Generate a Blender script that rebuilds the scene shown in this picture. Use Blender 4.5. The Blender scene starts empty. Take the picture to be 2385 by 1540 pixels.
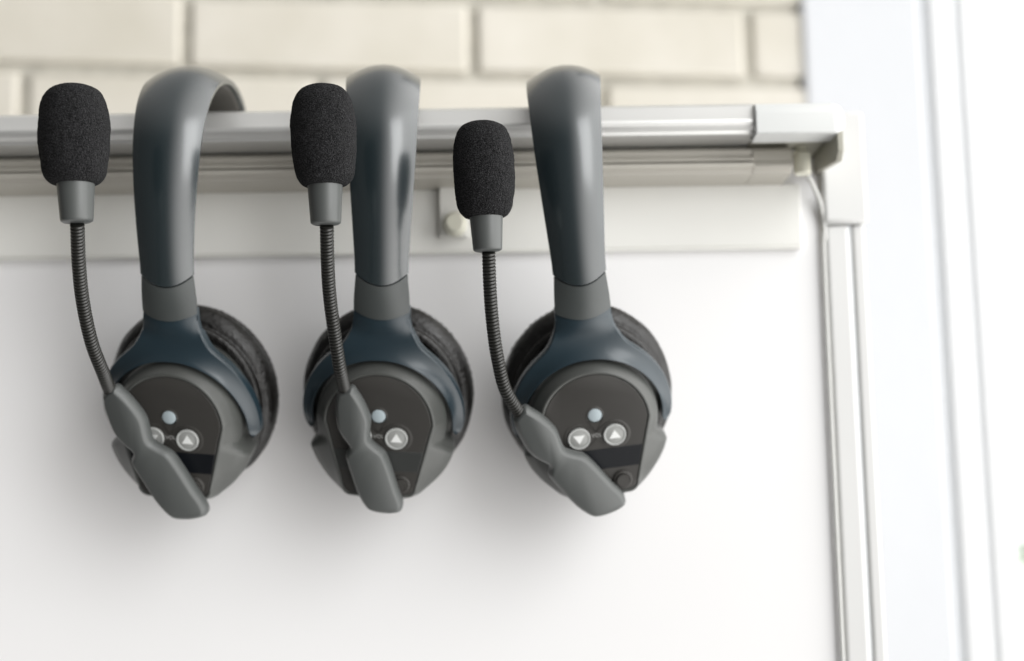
import bpy, bmesh, math, random
from mathutils import Vector, Matrix, noise
random.seed(7)
S = bpy.context.scene
COL = S.collection
R = math.radians
MM = 0.001

# ------------------------------------------------------------------ camera
PITCH, ROLL = R(8.5), 0.015
CAM = Vector((0.0, -0.73, 1.50))
F = 3312.5                                   # focal length in units of a 2385-wide picture
_f = Vector((0, math.cos(PITCH), math.sin(PITCH)))
_r0 = Vector((1, 0, 0)); _u0 = Vector((0, -math.sin(PITCH), math.cos(PITCH)))
_u = _u0*math.cos(ROLL) + _r0*math.sin(ROLL)
_r = _r0*math.cos(ROLL) - _u0*math.sin(ROLL)
cd = bpy.data.cameras.new('camera'); cam = bpy.data.objects.new('camera', cd); COL.objects.link(cam)
m = Matrix.Identity(4)
for i in range(3):
    m[i][0] = _r[i]; m[i][1] = _u[i]; m[i][2] = -_f[i]; m[i][3] = CAM[i]
cam.matrix_world = m
cd.lens = 50; cd.sensor_width = 36; cd.clip_start = 0.02; cd.clip_end = 60
cd.dof.use_dof = True; cd.dof.focus_distance = 0.612; cd.dof.aperture_fstop = 4.0; cd.dof.aperture_blades = 9
S.camera = cam

def ray(u, v):
    return _f*F + _r*(u-1192.5) - _u*(v-770.0)
def at(u, v, y):                             # point on the plane world y (metres)
    d = ray(u, v); return CAM + d*((y-CAM.y)/d.y)

# ------------------------------------------------------------------ world and light
w = bpy.data.worlds.new('World'); S.world = w; w.use_nodes = True
bg = w.node_tree.nodes['Background']
bg.inputs[1].default_value = 1.0
def room_world():                            # an unlit room to the left, daylight to the right, extra fill added from below
    nt = w.node_tree; tc = nt.nodes.new('ShaderNodeTexCoord'); sp = nt.nodes.new('ShaderNodeSeparateXYZ')
    nt.links.new(tc.outputs['Generated'], sp.inputs[0])
    a = nt.nodes.new('ShaderNodeMapRange'); a.interpolation_type = 'SMOOTHSTEP'
    a.inputs['From Min'].default_value = -0.08; a.inputs['From Max'].default_value = 0.78
    a.inputs['To Min'].default_value = 0.09; a.inputs['To Max'].default_value = 2.8
    nt.links.new(sp.outputs['X'], a.inputs['Value'])
    b = nt.nodes.new('ShaderNodeMapRange'); b.interpolation_type = 'SMOOTHSTEP'
    b.inputs['From Min'].default_value = -0.7; b.inputs['From Max'].default_value = 0.3
    b.inputs['To Min'].default_value = 1.25; b.inputs['To Max'].default_value = 1.0
    nt.links.new(sp.outputs['Z'], b.inputs['Value'])
    m_ = nt.nodes.new('ShaderNodeMath'); m_.operation = 'MULTIPLY'
    nt.links.new(a.outputs[0], m_.inputs[0]); nt.links.new(b.outputs[0], m_.inputs[1])
    c = nt.nodes.new('ShaderNodeMapRange'); c.interpolation_type = 'SMOOTHSTEP'      # pale ceiling
    c.inputs['From Min'].default_value = 0.35; c.inputs['From Max'].default_value = 0.9
    c.inputs['To Min'].default_value = 0.0; c.inputs['To Max'].default_value = 0.45
    nt.links.new(sp.outputs['Z'], c.inputs['Value'])
    a2 = nt.nodes.new('ShaderNodeMath'); a2.operation = 'ADD'
    nt.links.new(m_.outputs[0], a2.inputs[0]); nt.links.new(c.outputs[0], a2.inputs[1])
    v = nt.nodes.new('ShaderNodeVectorMath'); v.operation = 'SCALE'; v.inputs[0].default_value = (1.0, 0.985, 0.965)
    nt.links.new(a2.outputs[0], v.inputs['Scale']); nt.links.new(v.outputs[0], bg.inputs[0])
room_world()
def area(name, loc, target, sx, sy, power, col):
    l = bpy.data.lights.new(name, 'AREA'); l.shape = 'RECTANGLE'; l.size = sx; l.size_y = sy
    l.energy = power; l.color = col
    o = bpy.data.objects.new(name, l); COL.objects.link(o); o.location = loc
    o.rotation_euler = (Vector(target)-Vector(loc)).to_track_quat('-Z', 'Y').to_euler()
    return o
area('window_daylight', (1.25, -0.50, 2.05), (0.0, -0.05, 1.62), 1.0, 1.6, 3, (0.96, 0.985, 1.0))
area('front_window_daylight', (0.85, -1.15, 2.15), (0.0, -0.05, 1.62), 0.60, 1.2, 9, (0.97, 0.99, 1.0))
S.view_settings.view_transform = 'Standard'; S.view_settings.look = 'None'
S.view_settings.exposure = 0.0; S.view_settings.gamma = 1.0
S.view_settings.use_curve_mapping = False

# ------------------------------------------------------------------ materials
def mat(name, col, rough=0.5, metal=0.0, spec=0.5, bump=None, vary=None, coat=0.0, sheen=0.0, rvar=None):
    """bump=(scale, strength, distance_m, detail); vary=(scale, amount); rvar=(scale, amount)"""
    M = bpy.data.materials.new(name); M.use_nodes = True
    nt = M.node_tree; b = nt.nodes['Principled BSDF']
    b.inputs['Base Color'].default_value = (*col, 1); b.inputs['Roughness'].default_value = rough
    b.inputs['Metallic'].default_value = metal; b.inputs['Specular IOR Level'].default_value = spec
    if coat: b.inputs['Coat Weight'].default_value = coat; b.inputs['Coat Roughness'].default_value = 0.2
    if sheen: b.inputs['Sheen Weight'].default_value = sheen; b.inputs['Sheen Roughness'].default_value = 0.4
    tc = nt.nodes.new('ShaderNodeTexCoord')
    def nz(sc, det=4.0):
        n = nt.nodes.new('ShaderNodeTexNoise'); n.inputs['Scale'].default_value = sc
        n.inputs['Detail'].default_value = det; nt.links.new(tc.outputs['Object'], n.inputs['Vector']); return n
    if vary:
        n = nz(vary[0]); r = nt.nodes.new('ShaderNodeMapRange')
        r.inputs['From Min'].default_value = 0.3; r.inputs['From Max'].default_value = 0.7
        r.inputs['To Min'].default_value = 1-vary[1]; r.inputs['To Max'].default_value = 1+vary[1]
        nt.links.new(n.outputs['Fac'], r.inputs['Value'])
        mx = nt.nodes.new('ShaderNodeVectorMath'); mx.operation = 'SCALE'
        mx.inputs[0].default_value = col; nt.links.new(r.outputs[0], mx.inputs['Scale'])
        nt.links.new(mx.outputs[0], b.inputs['Base Color'])
    if rvar:
        n = nz(rvar[0]); r = nt.nodes.new('ShaderNodeMapRange')
        r.inputs['From Min'].default_value = 0.3; r.inputs['From Max'].default_value = 0.7
        r.inputs['To Min'].default_value = rough-rvar[1]; r.inputs['To Max'].default_value = rough+rvar[1]
        nt.links.new(n.outputs['Fac'], r.inputs['Value']); nt.links.new(r.outputs[0], b.inputs['Roughness'])
    if bump:
        n = nz(bump[0], bump[3] if len(bump) > 3 else 3.0); bp = nt.nodes.new('ShaderNodeBump')
        bp.inputs['Strength'].default_value = bump[1]; bp.inputs['Distance'].default_value = bump[2]
        nt.links.new(n.outputs['Fac'], bp.inputs['Height']); nt.links.new(bp.outputs[0], b.inputs['Normal'])
    return M

M_band = mat('satin_grey_plastic', coat=0.6, col=(0.013, 0.021, 0.024), rough=0.27, spec=0.9, bump=(2500, 0.03, 0.0001))
M_pad = mat('band_lining', (0.10, 0.095, 0.085), 0.8, bump=(900, 0.3, 0.0004))
M_slider = mat('slider_grey_plastic', (0.052, 0.058, 0.057), 0.34, bump=(1500, 0.1, 0.0002), rvar=(70, 0.05))
M_seam = mat('dark_seam', (0.006, 0.014, 0.016), 0.6)
M_yoke = mat('navy_plastic', (0.014, 0.027, 0.036), 0.30, coat=0.15, spec=0.55)
M_shell = mat('grey_shell_plastic', (0.062, 0.065, 0.061), 0.38, bump=(1600, 0.12, 0.0002), vary=(30, 0.04))
M_panel = mat('charcoal_panel_plastic', (0.038, 0.036, 0.033), 0.46, spec=0.4, bump=(1800, 0.15, 0.0002), vary=(40, 0.05))
M_gloss = mat('glossy_black_window', (0.004, 0.005, 0.007), 0.4, spec=0.3)
M_winpale = mat('paler_window', (0.03, 0.032, 0.031), 0.4)  # paler colour than the black window, used on one headset
M_arm = mat('boom_grey_plastic', (0.072, 0.077, 0.075), 0.38, bump=(1800, 0.12, 0.0002), vary=(30, 0.05))
M_goose = mat('black_flexible_metal', (0.011, 0.011, 0.009), 0.34, spec=0.6)
M_leather = mat('black_leatherette', (0.005, 0.0045, 0.004), 0.40, spec=0.5, bump=(420, 0.6, 0.001), rvar=(200, 0.12))
M_cloth = mat('speaker_cloth', (0.01, 0.01, 0.01), 0.9)
M_btn = mat('grey_button_rubber', (0.28, 0.285, 0.275), 0.5)
M_rim = mat('button_rim', (0.42, 0.43, 0.42), 0.45)
M_mark = mat('pale_button_marks', (0.72, 0.73, 0.72), 0.5)
M_led = mat('pale_blue_button', (0.33, 0.385, 0.41), 0.5)
M_text = mat('grey_lettering', (0.32, 0.32, 0.31), 0.5)

def foam_mat():
    M = bpy.data.materials.new('black_foam'); M.use_nodes = True; nt = M.node_tree; b = nt.nodes['Principled BSDF']
    tc = nt.nodes.new('ShaderNodeTexCoord')
    v = nt.nodes.new('ShaderNodeTexVoronoi'); v.inputs['Scale'].default_value = 1900
    n = nt.nodes.new('ShaderNodeTexNoise'); n.inputs['Scale'].default_value = 2100; n.inputs['Detail'].default_value = 6
    n2 = nt.nodes.new('ShaderNodeTexNoise'); n2.inputs['Scale'].default_value = 130
    for q in (v, n, n2): nt.links.new(tc.outputs['Object'], q.inputs['Vector'])
    cr = nt.nodes.new('ShaderNodeValToRGB'); e = cr.color_ramp.elements
    e[0].position = 0.43; e[0].color = (0.003, 0.003, 0.0035, 1); e[1].position = 0.75; e[1].color = (0.06, 0.06, 0.063, 1)
    nt.links.new(n.outputs['Fac'], cr.inputs[0]); nt.links.new(cr.outputs[0], b.inputs['Base Color'])
    a = nt.nodes.new('ShaderNodeMath'); a.operation = 'ADD'
    nt.links.new(n.outputs['Fac'], a.inputs[0]); nt.links.new(v.outputs['Distance'], a.inputs[1])
    bp = nt.nodes.new('ShaderNodeBump'); bp.inputs['Strength'].default_value = 1.0; bp.inputs['Distance'].default_value = 0.0011
    nt.links.new(a.outputs[0], bp.inputs['Height'])
    bp2 = nt.nodes.new('ShaderNodeBump'); bp2.inputs['Strength'].default_value = 0.5; bp2.inputs['Distance'].default_value = 0.002
    nt.links.new(n2.outputs['Fac'], bp2.inputs['Height']); nt.links.new(bp.outputs[0], bp2.inputs['Normal'])
    nt.links.new(bp2.outputs[0], b.inputs['Normal'])
    b.inputs['Roughness'].default_value = 0.9; b.inputs['Specular IOR Level'].default_value = 0.08
    b.inputs['Sheen Weight'].default_value = 0.03
    return M
M_foam = foam_mat()
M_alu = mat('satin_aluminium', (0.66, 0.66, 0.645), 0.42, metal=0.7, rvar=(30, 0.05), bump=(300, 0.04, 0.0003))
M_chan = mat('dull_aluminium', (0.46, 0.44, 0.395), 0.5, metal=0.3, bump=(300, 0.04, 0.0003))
M_capw = mat('light_grey_plastic', (0.60, 0.61, 0.60), 0.4, bump=(900, 0.1, 0.0002), vary=(12, 0.03))
M_capd = mat('shaded_warm_grey_plastic', (0.34, 0.33, 0.28), 0.5, vary=(30, 0.05))  # darker than the cap: shade under it put into the colour
M_strip = mat('pale_grey_strip', (0.74, 0.735, 0.70), 0.5, vary=(8, 0.03), bump=(200, 0.06, 0.0004))
M_board = mat('white_board_enamel', (0.78, 0.775, 0.775), 0.42, spec=0.4, vary=(3.5, 0.02), bump=(7, 0.05, 0.002))
M_post = mat('white_painted_post', (0.63, 0.63, 0.62), 0.45, vary=(10, 0.02))
M_clip = mat('ivory_plastic', (0.66, 0.65, 0.55), 0.4)
M_wall = mat('white_plaster', (0.70, 0.715, 0.74), 0.85, bump=(60, 0.15, 0.002), vary=(4, 0.02))
M_frame = mat('white_window_frame', (0.82, 0.83, 0.84), 0.35)
M_gasket = mat('grey_gasket', (0.70, 0.72, 0.73), 0.6)
M_mortar = mat('grey_mortar', (0.52, 0.50, 0.44), 0.95, bump=(300, 0.6, 0.002), vary=(60, 0.15))
M_cord_shade = mat('grey_cord_and_shade', (0.62, 0.62, 0.60), 0.5)

def brick_mat():
    M = mat('cream_painted_brick', (0.64, 0.61, 0.53), 0.6, bump=(60, 0.15, 0.002, 4))
    nt = M.node_tree; b = nt.nodes['Principled BSDF']
    tc = nt.nodes.new('ShaderNodeTexCoord'); n = nt.nodes.new('ShaderNodeTexNoise'); n.inputs['Scale'].default_value = 9; n.inputs['Detail'].default_value = 5
    nt.links.new(tc.outputs['Object'], n.inputs['Vector'])
    cr = nt.nodes.new('ShaderNodeValToRGB'); e = cr.color_ramp.elements
    e[0].position = 0.3; e[0].color = (0.54, 0.51, 0.435, 1); e[1].position = 0.7; e[1].color = (0.64, 0.61, 0.545, 1)
    nt.links.new(n.outputs['Fac'], cr.inputs[0]); nt.links.new(cr.outputs[0], b.inputs['Base Color'])
    return M
M_brick = brick_mat()
def emit(name, col, s):
    M = bpy.data.materials.new(name); M.use_nodes = True; b = M.node_tree.nodes['Principled BSDF']
    b.inputs['Base Color'].default_value = (*col, 1); b.inputs['Emission Color'].default_value = (*col, 1)
    b.inputs['Emission Strength'].default_value = s; return M
def glass_mat():
    M = bpy.data.materials.new('window_glass'); M.use_nodes = True; nt = M.node_tree
    nt.nodes.remove(nt.nodes['Principled BSDF']); out = nt.nodes['Material Output']
    t = nt.nodes.new('ShaderNodeBsdfTransparent'); t.inputs[0].default_value = (0.96, 0.97, 0.97, 1)
    g = nt.nodes.new('ShaderNodeBsdfGlossy'); g.inputs['Roughness'].default_value = 0.02
    mx = nt.nodes.new('ShaderNodeMixShader'); mx.inputs[0].default_value = 0.06
    nt.links.new(t.outputs[0], mx.inputs[1]); nt.links.new(g.outputs[0], mx.inputs[2]); nt.links.new(mx.outputs[0], out.inputs[0])
    return M

# ------------------------------------------------------------------ object helpers
def tag(o, label=None, cat=None, group=None, kind=None):
    if label: o['label'] = label
    if cat: o['category'] = cat
    if group: o['group'] = group
    if kind: o['kind'] = kind
    return o
def empty(name, loc, rot=(0, 0, 0)):
    o = bpy.data.objects.new(name, None); COL.objects.link(o); o.location = loc; o.rotation_euler = rot
    o.empty_display_size = 0.03; return o
def world_of(o): return Matrix.LocRotScale(o.location, o.rotation_euler.to_quaternion(), None)
def build(name, bm, material, parent=None, smooth=True, bevel=0, sub=0, angle=40, xf=None):
    bmesh.ops.remove_doubles(bm, verts=bm.verts, dist=1e-7)
    bmesh.ops.recalc_face_normals(bm, faces=bm.faces)
    me = bpy.data.meshes.new(name)
    if xf is not None: bm.transform(xf)
    bm.to_mesh(me); bm.free()
    mats = material if isinstance(material, (list, tuple)) else [material]
    for q in mats: me.materials.append(q)
    if smooth:
        me.polygons.foreach_set('use_smooth', [True]*len(me.polygons))
        try: me.set_sharp_from_angle(angle=R(angle))
        except Exception: pass
    o = bpy.data.objects.new(name, me); COL.objects.link(o)
    if parent: o.parent = parent
    if bevel:
        b = o.modifiers.new('bevel', 'BEVEL'); b.width = bevel; b.segments = 3; b.limit_method = 'ANGLE'; b.angle_limit = R(35); b.harden_normals = False
    if sub:
        s = o.modifiers.new('sub', 'SUBSURF'); s.levels = sub; s.render_levels = sub
    return o
def box(bm, x0, x1, y0, y1, z0, z1, mi=0):
    vs = [bm.verts.new((x, y, z)) for x in (x0, x1) for y in (y0, y1) for z in (z0, z1)]
    for f in ((0, 1, 3, 2), (4, 6, 7, 5), (0, 4, 5, 1), (2, 3, 7, 6), (0, 2, 6, 4), (1, 5, 7, 3)):
        bm.faces.new([vs[i] for i in f]).material_index = mi
def loft(bm, rings, close=True, cap=True):
    V = [[bm.verts.new(p) for p in r] for r in rings]
    n = len(V[0])
    for a, b in zip(V[:-1], V[1:]):
        for i in range(n if close else n-1):
            j = (i+1) % n
            bm.faces.new((a[i], a[j], b[j], b[i]))
    if cap and close:
        bm.faces.new(V[0][::-1]); bm.faces.new(V[-1])
    return V
def catmull(pts, n):
    P = [Vector(p) for p in pts]; P = [P[0]*2-P[1]] + P + [P[-1]*2-P[-2]]; out = []
    for i in range(1, len(P)-2):
        for k in range(n):
            t = k/n; a, b, c, d = P[i-1], P[i], P[i+1], P[i+2]
            out.append(0.5*((2*b)+(c-a)*t+(2*a-5*b+4*c-d)*t*t+(3*b-a-3*c+d)*t**3))
    out.append(P[-2].copy()); return out
class Path:
    def __init__(s, pts, n=24):
        s.p = catmull(pts, n); s.L = [0.0]
        for a, b in zip(s.p[:-1], s.p[1:]): s.L.append(s.L[-1]+(b-a).length)
        s.len = s.L[-1]
    def pos(s, l):
        if l <= 0: return s.p[0]+(s.p[1]-s.p[0]).normalized()*l
        if l >= s.len: return s.p[-1]+(s.p[-1]-s.p[-2]).normalized()*(l-s.len)
        import bisect
        i = max(0, min(len(s.p)-2, bisect.bisect_right(s.L, l)-1)); t = (l-s.L[i])/(s.L[i+1]-s.L[i])
        return s.p[i].lerp(s.p[i+1], t)
    def tan(s, l): return (s.pos(l+0.4)-s.pos(l-0.4)).normalized()
def interp(tab, x):
    if x <= tab[0][0]: return tab[0][1]
    for (a, va), (b, vb) in zip(tab[:-1], tab[1:]):
        if x <= b:
            t = (x-a)/(b-a); return va+(vb-va)*t
    return tab[-1][1]
def sinterp(tab, x):
    if x <= tab[0][0]: return tab[0][1]
    for i, ((a, va), (b, vb)) in enumerate(zip(tab[:-1], tab[1:])):
        if x <= b:
            t = (x-a)/(b-a)
            m0 = (vb-tab[i-1][1])/(b-tab[i-1][0]) if i > 0 else (vb-va)/(b-a)
            m1 = (tab[i+2][1]-va)/(tab[i+2][0]-a) if i+2 < len(tab) else (vb-va)/(b-a)
            h = b-a
            return (2*t**3-3*t*t+1)*va+(t**3-2*t*t+t)*h*m0+(-2*t**3+3*t*t)*vb+(t**3-t*t)*h*m1
    return tab[-1][1]
def tube_rings(path, rad, n=16, ls=None):
    """rings round a 3-D path; rad is a function of length"""
    rings = []; T0 = path.tan(0); ref = Vector((1, 0, 0)) if abs(T0.x) < 0.9 else Vector((0, 1, 0))
    a = (ref-T0*ref.dot(T0)).normalized()
    for l in ls:
        T = path.tan(l); a = (a-T*a.dot(T)).normalized(); b = T.cross(a); c = path.pos(l); r = rad(l)
        rings.append([c+(a*math.cos(q*2*math.pi/n)+b*math.sin(q*2*math.pi/n))*r for q in range(n)])
    return rings

# ------------------------------------------------------------------ the setting: walls
bw0 = at(1872, 120, 0.50)                    # right end of the brick wall
brick_wall = empty('brick_wall', (bw0.x, bw0.y, bw0.z), (0, 0, R(6.0)))
tag(brick_wall, 'cream painted brick wall behind the headsets, laid in long pale bricks', 'wall')
def local_hit(o, u, v, y=0.0):               # local point where the view ray meets the thing's plane y = const
    Mi = world_of(o).inverted(); c = Mi @ CAM; d = (Mi.to_3x3() @ ray(u, v)); return c+d*((y-c.y)/d.y)
bm = bmesh.new()
cA = local_hit(brick_wall, 1100, 180)        # bed joint under the upper row
j1 = local_hit(brick_wall, 425, 90); j2 = local_hit(brick_wall, 1100, 90); j3 = local_hit(brick_wall, 1733, 110)
BL = (j3.x-j1.x)/2; top = local_hit(brick_wall, 1100, 2); BH = top.z-cA.z
mj = 0.0085
offs = {0: 0.0, 1: -0.55}
for row in range(-14, 8):
    z0 = cA.z + row*BH
    o_ = j2.x + (0 if row % 2 == 0 else BL*0.46)
    k0 = -5
    for k in range(k0, 5):
        x0 = o_+k*BL+mj/2; x1 = x0+BL-mj
        x1 = min(x1, 0.0)
        if x1-x0 < 0.02: continue
        jz = random.uniform(-.0012, .0012); jy = random.uniform(-.0015, .0015)
        box(bm, x0, x1, -0.004+jy, 0.08, z0+mj/2+jz, z0+BH-mj/2+jz)
bricks = build('bricks', bm, M_brick, brick_wall, bevel=0.004)
bm = bmesh.new(); box(bm, j2.x-5*BL, -0.006, 0.003, 0.075, cA.z-14*BH, cA.z+8*BH)
build('mortar', bm, M_mortar, brick_wall)

YP = 0.493                                    # the plaster pier stands proud of the brick
pL = at(1875, 200, YP).x; pR = at(2153, 100, YP)
side = bmesh.new(); box(side, pL, at(2160, 300, YP).x, YP, 0.72, 0.2, 2.9)
XP = at(2160, 300, YP).x
sw = build('plaster_wall', side, M_wall, None, bevel=0.004)
tag(sw, 'plain white plaster wall between the brick wall and the window', 'wall', kind='structure')
win = empty('window', (XP, YP, 1.2)); tag(win, 'white framed window blown out by daylight at the right edge', 'window')
def wbox(name, x0, x1, y0, y1, z0, z1, m_, bev=0.002):
    q = bmesh.new(); box(q, x0, x1, y0, y1, z0-1.2, z1-1.2); return build(name, q, m_, win, bevel=bev)
wbox('gasket', 0.0004, 0.006, 0.007, 0.05, 0.9, 2.6, M_gasket, 0.001)
wbox('frame', 0.0062, 0.030, 0.001, 0.06, 0.9, 2.6, M_frame, 0.005)
wbox('sash_gasket', 0.0302, 0.034, 0.010, 0.05, 0.9, 2.6, M_gasket, 0.001)
wbox('sash', 0.0342, 0.055, 0.004, 0.055, 0.93, 2.57, M_frame, 0.005)
wbox('pane', 0.0552, 1.2, 0.028, 0.032, 0.95, 2.55, glass_mat(), 0)

sky = bmesh.new()
vs = [sky.verts.new(p) for p in ((-0.5, 5, -2), (8, 5, -2), (8, 5, 7), (-0.5, 5, 7))]; sky.faces.new(vs)
so = build('sky', sky, emit('overcast_sky', (0.97, 0.99, 1.0), 1.15)); tag(so, kind='structure')

# leafy shrub outside, only a faint green blur at the edge
sh = empty('shrub', at(2398, 1325, 1.3)); tag(sh, 'blurred green shrub outside the window at the lower right edge', 'shrub')
bm = bmesh.new()
for k in range(260):
    p = Vector((random.gauss(0.05, .07), random.gauss(0, .07), random.gauss(0, .07)))
    a = Vector((random.gauss(0, 1), random.gauss(0, 1), random.gauss(0, 1))).normalized(); b = a.orthogonal().normalized()
    L = random.uniform(.012, .025)
    q = [bm.verts.new(p-a*L), bm.verts.new(p+b*L*.4), bm.verts.new(p+a*L), bm.verts.new(p-b*L*.4)]; bm.faces.new(q)
build('leaves', bm, mat('hazed_green_leaf', (0.55, 0.63, 0.50), 0.6, vary=(40, 0.4)), sh, smooth=False)  # leaf colour lightened to hold the haze of the overbright daylight
bm = bmesh.new(); pt = Path([(0.05, 0, -0.35), (0.045, 0.01, -0.15), (0.06, 0, 0.05)], 6)
loft(bm, tube_rings(pt, lambda l: 0.006, 8, [pt.len*i/10 for i in range(11)])); build('stem', bm, mat('bark', (0.12, 0.09, 0.06), 0.9), sh)

# ------------------------------------------------------------------ the board with its rail
YF = -0.055                                  # front of the rail; the board face is at y = 0
board = empty('whiteboard', (0, 0, at(1192, 255, YF).z)); tag(board, 'white board with aluminium top rail, grey clamp strip and white side post', 'whiteboard')
ZB = board.location.z
def zr(v, y, u=1192): return at(u, v, y).z-ZB
XL = at(-250, 300, 0).x
xr_end = at(1761, 280, YF).x
# profile points (y, z) as seen going down the front of the rail
zt = zr(246, YF+0.006); z1 = zr(276, YF); z2 = zr(300, YF-0.001); z3 = zr(313, YF)
prof = [(0.004, zt-0.001), (YF+0.016, zt+0.0004), (YF+0.010, zt), (YF+0.006, zt-0.001), (YF+0.003, (zt+z1)/2+.001), (YF+0.001, z1), (YF-0.0005, (z1+z2)/2), (YF, z2+.001), (YF+0.002, z2-0.0005), (YF+0.005, z2-0.0012), (YF+0.0055, z3),
        (YF+0.030, z3+0.0005), (0.004, z3+0.0005)]
def extrude(name, prof, x0, x1, m_, bev=0.0006, parent=board):
    q = bmesh.new(); loft(q, [[(x0, y, z) for y, z in prof], [(x1, y, z) for y, z in prof]]); return build(name, q, m_, parent, bevel=bev, angle=25)
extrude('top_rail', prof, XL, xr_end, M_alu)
# recessed lower channel with grooves
Y1 = -0.030
za = zr(350, Y1); zb = zr(376, Y1); zc_ = zr(386, Y1); zd = zr(391, Y1); ze = zr(401, Y1); zf = zr(411, Y1)
prof2 = [(0.003, z3+0.0002), (Y1+0.010, z3+0.0002), (Y1+0.010, za+0.0015), (Y1+0.002, za), (Y1, za-0.002), (Y1+0.001, zb+0.001), (Y1-0.002, zb), (Y1-0.003, zb-.001), (Y1-0.0025, zc_),
         (Y1+0.016, zc_-0.0002), (Y1+0.016, zd+0.0002), (Y1-0.004, zd), (Y1-0.005, zd-.0007), (Y1-0.004, ze), (Y1+0.0005, ze-0.0006), (Y1+0.002, zf), (0.003, zf)]
x_ch = at(1752, 365, Y1).x; x_ch2 = at(1843, 365, Y1).x
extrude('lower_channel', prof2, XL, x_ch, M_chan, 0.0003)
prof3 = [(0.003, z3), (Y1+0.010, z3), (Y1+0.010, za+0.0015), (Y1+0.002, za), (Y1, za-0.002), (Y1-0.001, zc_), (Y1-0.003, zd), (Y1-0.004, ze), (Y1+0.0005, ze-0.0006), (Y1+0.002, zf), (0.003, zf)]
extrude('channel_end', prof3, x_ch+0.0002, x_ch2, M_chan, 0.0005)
# end cap
cz0 = zr(310, YF-0.003, 1850); cz1 = zr(233, YF-0.003, 1850)
cx0 = at(1760, 270, YF-.003).x; cx1 = at(1973, 270, YF-.003).x
q = bmesh.new(); box(q, cx0, cx1, YF-0.003, YF+0.014, cz0, cz1)
for v in q.verts: pass
edges = [e for e in q.edges if all(v.co.x > cx1-1e-6 for v in e.verts) or (all(v.co.y < YF for v in e.verts) and all(abs(v.co.z-cz1) < 1e-6 for v in e.verts))]
bmesh.ops.bevel(q, geom=edges, offset=0.0068, segments=8, affect='EDGES', profile=0.5)
build('end_cap', q, M_capw, board, bevel=0.0006, angle=30)
q = bmesh.new(); box(q, cx0+0.001, cx1-0.0054, YF+0.0142, 0.006, cz0+0.003, cz1-0.0008)  # darker box behind the cap carries the shade of its underside
build('cap_shade_box', q, M_capd, board, bevel=0.0006)
# gusset plate below the cap
gx = at(1966, 300, YF).x
gr = at(1903, 412, 0.006).z-ZB; gf = at(1966, 350, YF).z-ZB
q = bmesh.new()
pp = [(YF+0.0005, cz1-0.003), (YF+0.0005, gf), (YF+0.006, gf-0.004), (-0.002, gr), (0.0035, gr), (0.0035, cz1-0.003)]
loft(q, [[(gx-0.0035, y, z) for y, z in pp], [(gx-0.0004, y, z) for y, z in pp]])
build('end_bracket', q, M_capd, board, bevel=0.0005)
# ivory plug / roller bearing and its dark housing
pc = at(1868, 372, -0.022)
q = bmesh.new()
pz = lambda v: at(1868, v, -0.022).z-ZB
pw = lambda px: px/F*0.72
pth = Path([(pc.x, -0.022, pz(340)), (pc.x, -0.022, pz(372)), (pc.x, -0.022, pz(406))], 8)
loft(q, tube_rings(pth, lambda l: pw(20) if l/pth.len > .25 else pw(14), 20, [pth.len*k for k in (0, .1, .24, .26, .35, .9, .97, 1.0)]))
build('plug', q, M_clip, board, bevel=0.0004)
q = bmesh.new(); box(q, pc.x-pw(28), pc.x+pw(20), -0.020, 0.002, pz(346), z3+0.002)
build('plug_housing', q, M_capd, board, bevel=0.0008)
# grey strip hanging under the rail
xs1 = at(1866, 500, -0.004).x
sz0 = at(1192, 583, -0.004).z-ZB
q = bmesh.new(); box(q, XL, xs1, -0.0042, -0.0002, sz0, zf+0.0005)
build('clamp_strip', q, M_strip, board, bevel=0.0007)
q = bmesh.new(); box(q, XL, xs1-0.001, -0.0052, -0.0001, sz0-0.0012, sz0-0.0002)
build('strip_edge', q, M_strip, board, bevel=0.0003)
# little bracket and knob
a0 = at(1022, 415, -0.008); a1 = at(1090, 552, -0.008)
q = bmesh.new(); box(q, a0.x, a1.x, -0.009, -0.0045, a1.z-ZB, zf+0.001)
cl = build('strip_bracket', q, M_strip, board, bevel=0.0008)
kc = at(1060, 522, -0.013); q = bmesh.new()
pk = Path([(kc.x, -0.0092, kc.z-ZB), (kc.x, -0.012, kc.z-ZB), (kc.x, -0.018, kc.z-ZB)], 6)
loft(q, tube_rings(pk, lambda l: 0.0062 if l < .006 else 0.0045, 20, [0, .001, .004, .0059, .0075, pk.len]))
build('knob', q, M_clip, cl, bevel=0.0006)
# board sheet
bx1 = at(1928, 900, 0).x
q = bmesh.new(); box(q, XL, bx1, 0.0, 0.006, -0.62, zf+0.02)
build('board_panel', q, M_board, board, bevel=0.0005)
# side post and corner joint
pA = at(1923, 522, -0.004).x; pB = at(1978, 522, -0.004).x; pC = at(2012, 522, -0.004).x
zj = at(1965, 521, -0.004).z-ZB; ztop = at(1960, 262, -0.004).z-ZB
q = bmesh.new(); box(q, pA, pB, -0.003, 0.022, -0.64, zj-0.0003)
build('side_post', q, M_post, board, bevel=0.002)
q = bmesh.new(); box(q, pB-0.0002, pB+0.0012, -0.0015, 0.02, -0.64, zj-0.0004)
build('post_groove', q, M_gasket, board)
q = bmesh.new(); box(q, pB+0.0013, pC+0.001, -0.0025, 0.022, -0.64, zj-0.0003)
build('post_flange', q, M_post, board, bevel=0.002)
q = bmesh.new(); box(q, pA-0.001, pC+0.0022, -0.0062, 0.024, zj, ztop)
build('corner_joint', q, M_post, board, bevel=0.002)
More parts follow.
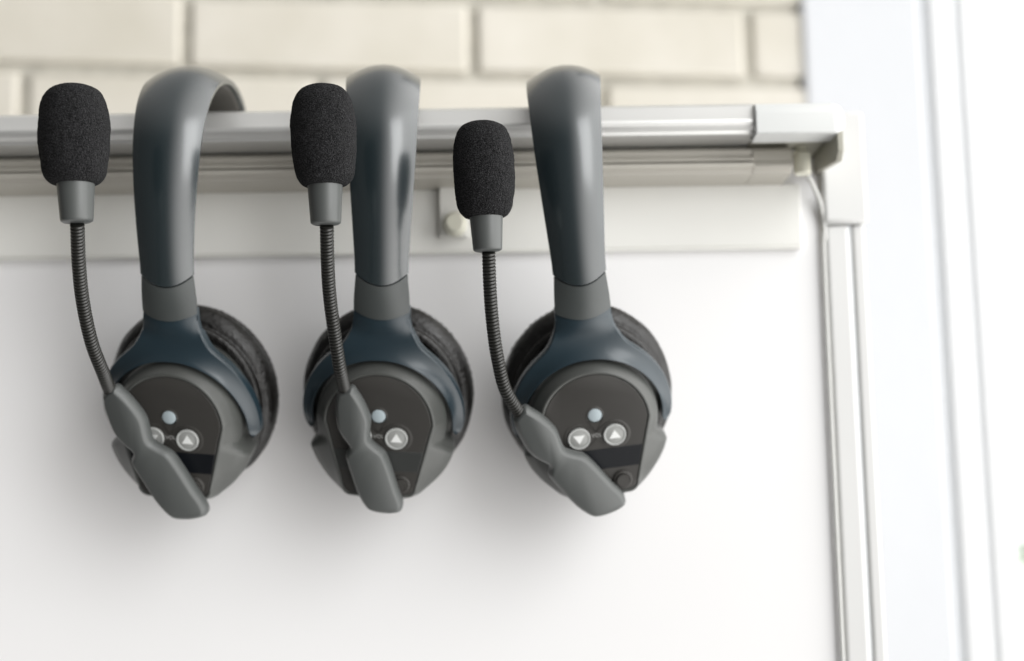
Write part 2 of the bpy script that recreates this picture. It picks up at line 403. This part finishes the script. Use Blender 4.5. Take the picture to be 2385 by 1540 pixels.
# cord
cpts = [at(1878, 402, -0.014), at(1893, 430, -0.010), at(1908, 465, -0.006), at(1917, 505, -0.004), at(1921, 560, -0.003)]
cp = [Vector((p.x, p.y, p.z-ZB)) for p in cpts]; cp += [Vector((pA-0.0016, -0.0028, cp[-1].z-0.05)), Vector((pA-0.0016, -0.0028, -0.62))]  # curve is the cable; straight run down the post imitates a shadow line
pth = Path(cp, 10); q = bmesh.new(); loft(q, tube_rings(pth, lambda l: 0.0011, 10, [pth.len*i/120 for i in range(121)]))
build('cord_and_shadow_line', q, M_cord_shade, board)

# ------------------------------------------------------------------ headsets
TAU = R(28); CT, ST = math.cos(TAU), math.sin(TAU)
def cupP(u, w_, d):                          # cup coordinates (mm): right, up in the face, depth behind the face -> headset local metres
    p = Vector((u, -ST*w_+CT*d, CT*w_+ST*d)); return (AX0+SWIV @ (p-AX0))*MM
SWIV = Matrix.Identity(3); AX0 = Vector((0, -ST*54+CT*10, CT*54+ST*10))   # the cup swivels about the neck
BANDPTS = [(0, -13.8, 49.3), (0, -15.7, 52.8), (0, -25, 71), (0, -33, 92), (0, -37.5, 114), (0, -37.5, 133), (0, -31, 150), (0, -17, 163.5), (0, 4, 171.8),
           (0, 28, 173.5), (0, 49, 168.5), (0, 66, 155), (0, 75, 135), (0, 78, 100), (0, 76, 66)]
BP = Path(BANDPTS, 24)
def blen(z_front):                           # length along the path at which the front leg reaches z
    for l, p in zip(BP.L, BP.p):
        if p.z >= z_front: return l
LJ = blen(69.5)
def strip_section(l, hw, ho, hi, shift=0.0, n=14):
    """closed section: crowned outside, flatter inside; shift pulls the middle towards the cup"""
    pts = []
    def place(x, h):
        s = l - shift*(1-(x/hw)**2)
        c = BP.pos(s); t = BP.tan(s); nrm = Vector((0, -t.z, t.y))   # outward
        return (c+nrm*h+Vector((x, 0, 0)))*MM
    for i in range(n+1):
        x = hw*math.cos(math.pi*i/n); k = x/hw
        pts.append(place(x, ho*(1-abs(k)**2.0)+0.8))
    for i in range(n+1):
        a = math.pi*i/n; x = -math.copysign(abs(math.cos(a))**0.5, math.cos(a))*hw
        pts.append(place(x*0.985, -hi*(max(0.0, math.sin(a))**0.35)-0.6))
    return pts
WID = [(0, 13.5), (LJ*.5, 13.1), (LJ, 12.1), (LJ+25, 13.6), (LJ+50, 15.3), (LJ+75, 16.6), (LJ+95, 17.6), (LJ+125, 18.2), (LJ+170, 16.8), (LJ+220, 13.0), (BP.len+5, 12.1)]

def panel_outline(off=0.0, n=96):            # face outline of the cup, counter-clockwise from the right corner
    pts = []; r = 26.3+off
    for i in range(60):
        a = R(2)+(math.pi-R(4))*i/59; pts.append((r*math.cos(a), 1.5+r*math.sin(a)))
    xb, wb = 17.2+off*0.8, -35.5-off
    def seg(a, b, k): return [(a[0]+(b[0]-a[0])*i/k, a[1]+(b[1]-a[1])*i/k) for i in range(1, k+1)]
    L0 = pts[-1]; rr = 5.0
    pts += seg(L0, (-xb-0.9, wb+rr), 40)
    for i in range(1, 6):
        a = math.pi+ (math.pi/2)*i/5; pts.append((-xb-0.9+rr+rr*math.cos(a), wb+rr+rr*math.sin(a)))
    pts += seg(pts[-1], (xb+0.9-rr, wb), 9)
    for i in range(1, 6):
        a = 1.5*math.pi+(math.pi/2)*i/5; pts.append((xb+0.9-rr+rr*math.cos(a), wb+rr+rr*math.sin(a)))
    pts += seg(pts[-1], pts[0], 40)[:-1]
    return pts
PO = panel_outline(0)
def smooth(a, b, x):
    t = max(0, min(1, (x-a)/(b-a))); return t*t*(3-2*t)
def rim_pt(p, rad=35.8):                     # matching point on the rear rim: slim under the yoke, full below its ends
    a = math.atan2(p[1]-0.5, p[0]); dn = max(0, -math.sin(a))
    r = rad+8.5*dn**1.3*(1-0.3*dn); r = r+(31.0-r)*smooth(-15.5, -10.0, r*math.sin(a)); return (r*math.cos(a), 0.5+r*math.sin(a))
def mixp(p, q, t): return (p[0]+(q[0]-p[0])*t, p[1]+(q[1]-p[1])*t)

ROUT = [(0, 59.0), (12.4, 60.0), (14.2, 54.0), (15.6, 50.8), (17.6, 48.0), (20.5, 45.6), (25, 43.0), (31, 41.6), (40, 41.0), (55, 40.3), (75, 39.6), (97, 38.9), (102, 38.5)]

def make_cup(root, m_win):
    # housing: a lofted shell between the face outline and the round rear rim
    q = bmesh.new(); rings = []
    def ring(t, d, off=0.0):
        out = []
        for p in PO:
            rp = rim_pt(p); m_ = mixp(p, rp, t); L_ = math.hypot(*m_); k = 1+off/L_
            out.append(cupP(m_[0]*k, m_[1]*k, d))
        return out
    rings = [ring(0, 0.9, -1.6), ring(0, 0.25, -1.1), ring(0, 0.0, -0.5), ring(0.0, 0.15, 0.05), ring(0.04, 0.7, 0.3), ring(0.25, 2.4, .4), ring(0.5, 4.6, .6), ring(0.78, 7.2, .9), ring(0.95, 11, .5),
             ring(1.0, 15, 0), ring(1.0, 29, -1.0)]
    loft(q, rings)
    loft(q, [[cupP(rr*math.cos(2*math.pi*i/90), 1+rr*1.03*math.sin(2*math.pi*i/90), dd) for i in range(90)] for rr, dd in ((30, 22.5), (35.5, 23), (36.6, 24), (36.6, 29))])
    sh_ = build('ear_cup', q, M_shell, root, angle=50)
    # charcoal face, 0.6 mm inside the rim
    q = bmesh.new(); ins = [(p[0]*(1-1.55/math.hypot(*p)), p[1]*(1-1.55/math.hypot(*p))) for p in PO]
    loft(q, [[cupP(a, b, 1.2) for a, b in ins], [cupP(a, b, 0.45) for a, b in ins], [cupP(a*.99, b*.99, 0.3) for a, b in ins]])
    fp = build('face_panel', q, M_panel, root, angle=30)
    # raised three-lobed rim round the buttons
    cs = [(0, 6.2, 3.9), (8.5, -4.5, 7.0), (-8.5, -4.5, 7.0)]
    N = 120; lobe = []
    for i in range(N):
        a = 2*math.pi*i/N; dx, dy = math.cos(a), math.sin(a); best = 0
        for r_ in [k*0.1 for k in range(0, 200)]:
            x, y = dx*r_, -2.5+dy*r_; s = sum(math.exp(-((x-cx)**2+(y-cy)**2)/(rr*rr)*1.2) for cx, cy, rr in cs)
            if s > 0.33: best = r_
        lobe.append((dx*best, -2.5+dy*best))
    q = bmesh.new()
    def lb(k, d): return [cupP(x*k, -2.5+(y+2.5)*k, d) for x, y in lobe]
    V = loft(q, [lb(1.06, 0.30), lb(1.0, 0.0), lb(0.965, 0.02), lb(0.90, 0.30), lb(0.85, 0.28)], cap=False)
    build('button_surround', q, M_panel, fp, angle=60)
    def disc(name, cx, cy, rad, d0, d1, m_, parent, bev=0.25, n=40):
        qq = bmesh.new(); loft(qq, [[cupP(cx+rr*math.cos(2*math.pi*i/n), cy+rr*math.sin(2*math.pi*i/n), dd) for i in range(n)] for rr, dd in ((rad, d0), (rad, d1+bev), (rad-bev*.4, d1+bev*.3), (rad-bev, d1))])
        return build(name, qq, m_, parent, angle=50)
    disc('button_recess', 0, 6.2, 3.9, 1.2, 0.2, M_seam, fp)
    disc('indicator_button', 0, 6.2, 3.25, 1.2, -0.3, M_led, root, 0.25)
    for sx, up in ((8.5, 1), (-8.5, -1)):
        cy = -4.7
        b = disc('volume_button', sx, cy, 5.35, 1.2, -0.7, M_btn, root, 0.4)
        qq = bmesh.new(); n = 44
        loft(qq, [[cupP(sx+rr*math.cos(2*math.pi*i/n), cy+rr*math.sin(2*math.pi*i/n), dd) for i in range(n)] for rr, dd in ((5.3, -0.5), (5.25, -0.95), (4.9, -1.05), (4.6, -0.95), (4.5, -0.65))], cap=False)
        build('rim', qq, M_rim, b)
        qq = bmesh.new(); tr = [(-2.7, -1.7*up), (2.7, -1.7*up), (0, 2.6*up)]
        loft(qq, [[cupP(sx+x, cy+y, dd) for x, y in tr] for dd in (-0.6, -0.85)]); build('arrow_mark', qq, M_mark, b, smooth=False)
    cu = bpy.data.curves.new('t', 'FONT'); cu.body = 'VOL'; cu.size = 2.6; cu.align_x = 'CENTER'; cu.align_y = 'CENTER'; cu.extrude = 0.05
    to = bpy.data.objects.new('t', cu); COL.objects.link(to); bpy.context.view_layer.update()
    me = bpy.data.meshes.new_from_object(to); bpy.data.objects.remove(to); qq = bmesh.new(); qq.from_mesh(me)
    for v in qq.verts:
        v.co = cupP(v.co.x, -4.3+v.co.y, 0.22-v.co.z)
    build('lettering', qq, M_text, fp, smooth=False)
    # dark window low on the face, following the face outline
    def edge_x(w_): return interp([(-35.5, 17.2), (1.5, 25.6)], w_)-1.3
    q = bmesh.new(); rr = [(-edge_x(-22), -22), (edge_x(-22), -22), (edge_x(-11.5), -11.5), (-edge_x(-11.5), -11.5)]
    loft(q, [[cupP(x, y, 1.0) for x, y in rr], [cupP(x, y, 0.12) for x, y in rr]])
    build('display_window', q, m_win, fp, bevel=0.0003)
    # pivot ring of the boom
    return sh_

def make_cushion(root):
    rnd = random.Random(3)
    prof = [(34.5, 22), (36.5, 22.5), (37.4, 24), (37.2, 26), (39.2, 27), (41.2, 29.5), (42.3, 33), (42.0, 37), (41.2, 39.2), (40.6, 39.6), (40.3, 40.0), (40.8, 40.6), (40.0, 43.5), (37.5, 46), (33, 47), (28, 45.5), (24, 41), (22, 36)]
    N = 260; q = bmesh.new(); rings = []
    fine = catmull([(a, b, 0) for a, b in prof], 3)
    for p in fine:
        r_, d_ = p.x, p.y; ring = []
        k = math.exp(-((d_-39.8)/2.6)**2)
        k2 = math.exp(-((d_-33)/4.5)**2)
        for i in range(N):
            a = 2*math.pi*i/N
            ple = (math.sin(a*78)*0.36+0.55*noise.noise(Vector((math.cos(a)*14, math.sin(a)*14, d_*.25))))*k*1.5
            slow = noise.noise(Vector((math.cos(a)*3, math.sin(a)*3, d_*.1)))*0.7*k2
            rr = r_-0.7*k*(0.5)+ple+slow
            ring.append(cupP(rr*math.cos(a), 4.2+rr*1.09*math.sin(a), d_))
        rings.append(ring)
    loft(q, rings, cap=False)
    c = build('ear_cushion', q, M_leather, root, angle=80)
    q = bmesh.new(); loft(q, [[cupP(24*math.cos(2*math.pi*i/48), 1+24*math.sin(2*math.pi*i/48), d) for i in range(48)] for d in (36, 37)])
    build('ear_cloth', q, M_cloth, c)

def make_yoke(root):
    q = bmesh.new(); ths = []
    base = [0, 2.5, 5, 7.5, 10, 12.4, 12.9, 13.5, 14.2, 15.0, 15.8, 16.8, 18.2, 20, 22, 24.5, 27.5, 31, 35, 40, 45, 50, 55, 60, 65, 70, 75, 80, 85, 90, 94, 97, 99.5, 101.2, 102]
    ths = [-t for t in base[:0:-1]]+base
    NR = 14; front = []; back = []
    for th in ths:
        t = abs(th); ro = sinterp(ROUT, t)
        if t <= 12.4: ro = 57.5/math.cos(R(t))
        ri = 32.6+interp([(0, 0), (40, 0.6), (90, 1.2), (102, 1.4)], t)
        if t > 97: # rounded tip
            k = (t-97)/5; sh_ = (1-math.sqrt(max(0, 1-k*k)))*2.4; ri += sh_; ro -= sh_
        fr = []; bk = []
        for j in range(NR+1):
            s = j/NR; r_ = ri+(ro-ri)*s; rho = r_-ri
            u_ = r_*math.sin(R(th)); w_ = r_*math.cos(R(th))
            d = 3.2+6.6*(1-math.exp(-rho/5.5))+sinterp([(0, 0), (30, 0.3), (60, 3.0), (90, 8.5), (102, 11.5)], t)
            # rolled inner edge and outer edge
            if j == 0: d += 0.5
            # the neck is crowned like the slider
            kn = max(0.0, min(1.0, (w_-41)/9.0)); kn = kn*kn*(3-2*kn)
            hw = 13.8; cr = 10.9-4.6*max(0.0, 1-abs(u_/hw)**2.3)
            d = d*(1-kn)+cr*kn
            if t > 16 and j == NR: d += 0.9
            th_ = 4.6 if t < 20 else interp([(20, 4.6), (60, 4.0), (102, 3.2)], t)
            d += 1.1*smooth(52.3, 54.5, w_)
            fr.append(cupP(u_, w_, d)); bk.append(cupP(u_*(1.0), w_, max(d+1.2, d+th_) if kn < .5 else 13.5))
        front.append(fr); back.append(bk)
    F_ = [[q.verts.new(p) for p in r_] for r_ in front]; B_ = [[q.verts.new(p) for p in r_] for r_ in back]
    n = len(ths)
    for i in range(n-1):
        for j in range(NR):
            q.faces.new((F_[i][j], F_[i+1][j], F_[i+1][j+1], F_[i][j+1]))
            q.faces.new((B_[i][j], B_[i][j+1], B_[i+1][j+1], B_[i+1][j]))
        q.faces.new((F_[i][0], B_[i][0], B_[i+1][0], F_[i+1][0])); q.faces.new((F_[i][NR], F_[i+1][NR], B_[i+1][NR], B_[i][NR]))
    for i in (0, n-1):
        for j in range(NR): q.faces.new((F_[i][j], F_[i][j+1], B_[i][j+1], B_[i][j]))
    build('yoke', q, M_yoke, root, bevel=0.0005, angle=45)

def make_band(root, swivel):
    # slider arm
    q = bmesh.new(); rings = []
    l0 = 5.0; NN = 14
    for i in range(NN+1):
        t = i/NN; l = l0+(LJ-0.75-l0)*t
        hw = interp(WID, l)-0.15
        RB = Matrix.Rotation(swivel*(1-t), 3, Vector((0, -ST, CT)))
        rings.append([(AX0+RB @ (Vector(v)/MM-AX0))*MM for v in strip_section(l, hw, 4.3, 1.8, shift=5.0*t+3.2*(1-t))])
    loft(q, rings); build('slider_arm', q, M_slider, root, bevel=0.00025, angle=50)
    q = bmesh.new(); loft(q, [strip_section(l, interp(WID, l)-1.0, 3.5, 1.2, shift=5.0) for l in (LJ-5, LJ+4)]); build('slider_core', q, M_seam, root)
    # headband
    q = bmesh.new(); rings = []; NN = 96
    for i in range(NN+1):
        t = i/NN; l = LJ+(BP.len-LJ)*t; hw = interp(WID, l)
        hw = (interp(WID, l-6)+interp(WID, l)+interp(WID, l+6))/3
        ho = interp([(LJ, 4.6), (LJ+60, 6.2), (LJ+120, 6.5), (BP.len, 4)], l)
        rings.append(strip_section(l, hw, ho, 1.3, shift=5.0*max(0, 1-t*9)))
    loft(q, rings); b = build('headband', q, M_band, root, bevel=0.0002, angle=55)
    # softer lining on the inner side of the arch
    q = bmesh.new(); rings = []
    for i in range(40):
        l = LJ+62+(BP.len-LJ-110)*i/39; hw = interp(WID, l)-2.2; e = min(1, i/3, (39-i)/3); e = max(e, 0.15)
        pts = []
        for k in range(24):
            a = 2*math.pi*k/24; c = BP.pos(l); t_ = BP.tan(l); nr = Vector((0, -t_.z, t_.y))
            x = math.copysign(abs(math.cos(a))**0.6, math.cos(a))*hw; h = -1.9+math.sin(a)*1.7*e
            pts.append((c+nr*h+Vector((x, 0, 0)))*MM)
        rings.append(pts)
    loft(q, rings); build('lining', q, M_pad, b)
    # rear pad behind the board
    e = BP.p[-1]; q = bmesh.new(); rings = []
    for dy, rr in ((-10, 6), (-9, 14), (-6, 17), (-2, 17.5), (2, 17), (5, 14), (6, 6)):
        rings.append([((e.x+rr*1.3*math.cos(2*math.pi*k/32))*MM, (e.y-4+dy*0.6)*MM, (e.z-8+rr*math.sin(2*math.pi*k/32))*MM) for k in range(32)])
    loft(q, rings); build('rear_pad', q, M_leather, root)

# boom arm outline, traced round its pivot (mm, x right, z up along the arm at 20 degrees from upright)
ARMMM = [(-17.5, 21.6), (-18.5, 16.5), (-18.5, 11.0), (-18.1, 5.1), (-16.7, 0.6), (-14.2, -3.5), (-12.4, -6.7), (-14.4, -10.6), (-13.5, -15.6), (-11.8, -21.6), (-9.7, -29.1), (-7.1, -35.1), (-4.1, -39.3), (-0.2, -40.8), (5.1, -41.3), (9.4, -40.8), (11.7, -39.5), (12.5, -36.3), (11.6, -32.0), (10.1, -27.8), (8.3, -21.3), (6.3, -14.4), (4.0, -8.9), (0.2, -5.4), (-2.6, -2.3), (-2.8, 1.4), (-2.4, 7.4), (-3.4, 11.9), (-5.6, 17.3), (-8.2, 21.8), (-10.9, 24.9)]
ARM_N, ARM_T = (-14.2, 23.7), (11.5, -41.0)      # neck end and tip of the arm

def make_headset(loc_uv, yaw, roll, swivel, NN_, TT_, goose, foam, label, green=False, arm_tip_out=5.0):
    global SWIV
    p = at(loc_uv[0], loc_uv[1], -0.060)
    SWIV = Matrix.Rotation(R(swivel), 3, Vector((0, -ST, CT)))
    root = empty('headset', p, (0, R(roll), R(yaw)))
    tag(root, label, 'headset', 'headsets hanging over the rail')
    make_cushion(root); make_cup(root, M_winpale if green else M_gloss); make_yoke(root); make_band(root, R(swivel))
    W = world_of(root); Wi = W.inverted()
    # boom arm: lofted outline with rounded edges, in the plane of the cup, standing a little proud
    z_ = complex(TT_[0]-NN_[0], TT_[1]-NN_[1])/complex(ARM_T[0]-ARM_N[0], ARM_T[1]-ARM_N[1])
    px, pw_ = 10.5, -28.5
    base = catmull([(x, y, 0) for x, y in ARMMM+[ARMMM[0]]], 4)[:-1]
    cen = Vector((sum(v.x for v in base)/len(base), sum(v.y for v in base)/len(base), 0))
    def inset(k):
        out = []
        n = len(base)
        for i in range(n):
            a = base[(i-2) % n]; b = base[(i+2) % n]; t = (b-a).normalized(); nr = Vector((t.y, -t.x, 0))
            if nr.dot(base[i]-cen) < 0 and False: nr = -nr
            out.append(base[i]-nr*k*arm_sign)
        return out
    # orientation sign so that a positive inset goes inwards
    area_ = sum(base[i].x*base[(i+1) % len(base)].y-base[(i+1) % len(base)].x*base[i].y for i in range(len(base)))
    arm_sign = 1 if area_ > 0 else -1
    def AP(v, d):
        c_ = complex(*NN_)+z_*complex(v.x-ARM_N[0], v.y-ARM_N[1]); X, Y = c_.real, c_.imag
        out = arm_tip_out*((v.x-ARM_T[0])*(ARM_N[0]-ARM_T[0])+(v.y-ARM_T[1])*(ARM_N[1]-ARM_T[1]))/4847.0       # the arm leans away from the cup towards the neck
        return cupP(X, Y, d-out)
    q = bmesh.new()
    rings = [[AP(v, -1.6) for v in inset(1.6)], [AP(v, -1.8) for v in inset(0.7)], [AP(v, -2.6) for v in inset(0.05)], [AP(v, -5.2) for v in inset(0.0)], [AP(v, -6.6) for v in inset(0.45)],
             [AP(v, -7.8) for v in inset(1.1)], [AP(v, -8.5) for v in inset(1.7)], [AP(v, -8.9) for v in inset(2.3)]]
    loft(q, rings); build('boom_arm', q, M_arm, root, angle=60)
    q = bmesh.new(); n = 36
    cxp, cyp = px, pw_
    loft(q, [[cupP(cxp+rr*math.cos(2*math.pi*i/n), cyp+rr*math.sin(2*math.pi*i/n), dd) for i in range(n)] for rr, dd in ((4.6, 0.8), (4.6, -0.6), (4.3, -0.9), (3.5, -0.9), (3.3, -0.4), (3.0, -2.0))])
    build('boom_pivot', q, M_panel, root, angle=50)
    if green:
        q = bmesh.new(); loft(q, [[cupP(3.0+0.5*math.cos(2*math.pi*i/12), -15+0.5*math.sin(2*math.pi*i/12), dd) for i in range(12)] for dd in (0.1, -0.15)])
        g = build('status_light', q, emit('green_status_light', (0.05, 0.6, 0.2), 0.35), root)
    # gooseneck: from the arm's end to the foam
    ax = (Vector((ARMMM[0][0]+ARMMM[-1][0], ARMMM[0][1]+ARMMM[-1][1], 0))/2)
    tip = W @ AP(ax, -5.0)
    yt = foam['y']; pts = []
    ys0 = tip.y; n = len(goose)
    for i, (u, v) in enumerate(goose):
        t = (i+1)/n; yy = ys0+(yt-ys0)*(t**0.9)
        pts.append(at(u, v, yy))
    low = tip+(tip-pts[0]).normalized()*0.006
    gp = Path([tuple((Wi @ x)/MM) for x in [low, tip]+pts], 24)
    pitch = 1.6; ls = []; l = 0
    while l < gp.len: ls.append(l); l += pitch/8
    q = bmesh.new(); loft(q, tube_rings(gp, lambda l: 2.2+0.85*abs(math.sin(math.pi*l/pitch))**0.5, 18, ls))
    build('gooseneck', q, M_goose, root, angle=80, xf=Matrix.Scale(MM, 4))
    # collar
    c0 = at(*foam['c0'], yt); c1 = at(*foam['c1'], yt-0.001)
    depth = (c0-CAM).length
    def px2m(x): return x/F*(yt-CAM.y)
    cpth = Path([tuple(Wi @ c0), tuple((Wi @ c0).lerp(Wi @ c1, .5)), tuple(Wi @ c1)], 10)
    cpth.tan = lambda l, P=cpth: (P.p[-1]-P.p[0]).normalized()
    rb, rt = px2m(foam['wb']/2), px2m(foam['wt']/2)
    q = bmesh.new(); Lc = cpth.len
    lsr = [(0.0, rb*0.55), (0.0004, rb*0.86), (0.0009, rb*0.97), (0.0016, rb), (Lc*.5, (rb+rt)/2), (Lc*.9, rt), (Lc+0.002, rt)]
    rings = []
    for l, r_ in lsr: rings += tube_rings(cpth, lambda _: r_, 40, [l])
    loft(q, rings); build('mic_collar', q, M_arm, root, angle=50)
    # foam windscreen
    f0 = Wi @ at(*foam['f0'], yt); f1 = Wi @ at(*foam['f1'], yt-0.003)
    ax_ = (f1-f0); Lf = ax_.length; T = ax_.normalized(); a = Vector((1, 0, 0)); a = (a-T*a.dot(T)).normalized(); b = T.cross(a)
    rf = px2m(foam['w']/2); q = bmesh.new(); rings = []
    tab = [(0, .60), (.012, .68), (.04, .775), (.09, .86), (.16, .91), (.30, .965), (.45, 1.0), (.6, .995), (.72, .965), (.82, .905), (.90, .80), (.95, .67), (.985, .48), (1.0, .28)]
    NL = 110; NA = 140
    for i in range(NL+1):
        t = i/NL; t = 0.5-0.5*math.cos(math.pi*t); r_ = sinterp(tab, t)*rf
        ring = []
        for k in range(NA):
            an = 2*math.pi*k/NA; d = a*math.cos(an)+b*math.sin(an); pos = f0+T*(t*Lf)+d*r_
            nz = noise.noise(pos*900+Vector((foam['w'], 0, 0)))*0.00022+noise.noise(pos*150)*0.0005
            ring.append(pos+d*nz)
        rings.append(ring)
    loft(q, rings); build('foam_windscreen', q, M_foam, root, angle=180)
    return root

make_headset((401, 1001), -1.0, 2.2, -6.5, (-23.8, 23.2), (18.0, -41.4),
    [(240, 868), (214, 800), (194, 710), (184, 620), (180, 520)],
    dict(y=-0.150, c0=(179, 520), c1=(176, 425), wb=77, wt=88, f0=(174, 430), f1=(172, 199), w=167),
    'leftmost grey headset, its headband arch seen from the side and one volume button half hidden')
make_headset((888, 998), 4.5, 0.5, -7.5, (-14.2, 23.7), (11.5, -41.0),
    [(792, 860), (779, 775), (768, 690), (763, 610), (761, 523)],
    dict(y=-0.140, c0=(759, 525), c1=(757, 430), wb=73, wt=83, f0=(757, 434), f1=(750, 199), w=157),
    'middle grey headset, boom arm covering the volume down button', green=True)
make_headset((1383, 996), -4.5, -3.6, 6.0, (-35.9, 17.2), (10.5, -39.8),
    [(1176, 905), (1158, 830), (1147, 750), (1141, 670), (1138, 586)],
    dict(y=-0.122, c0=(1136, 587), c1=(1132, 495), wb=70, wt=80, f0=(1132, 507), f1=(1122, 284), w=148),
    'rightmost grey headset with both volume buttons showing and the lowest hanging foam windscreen')
S.render.engine = 'CYCLES'
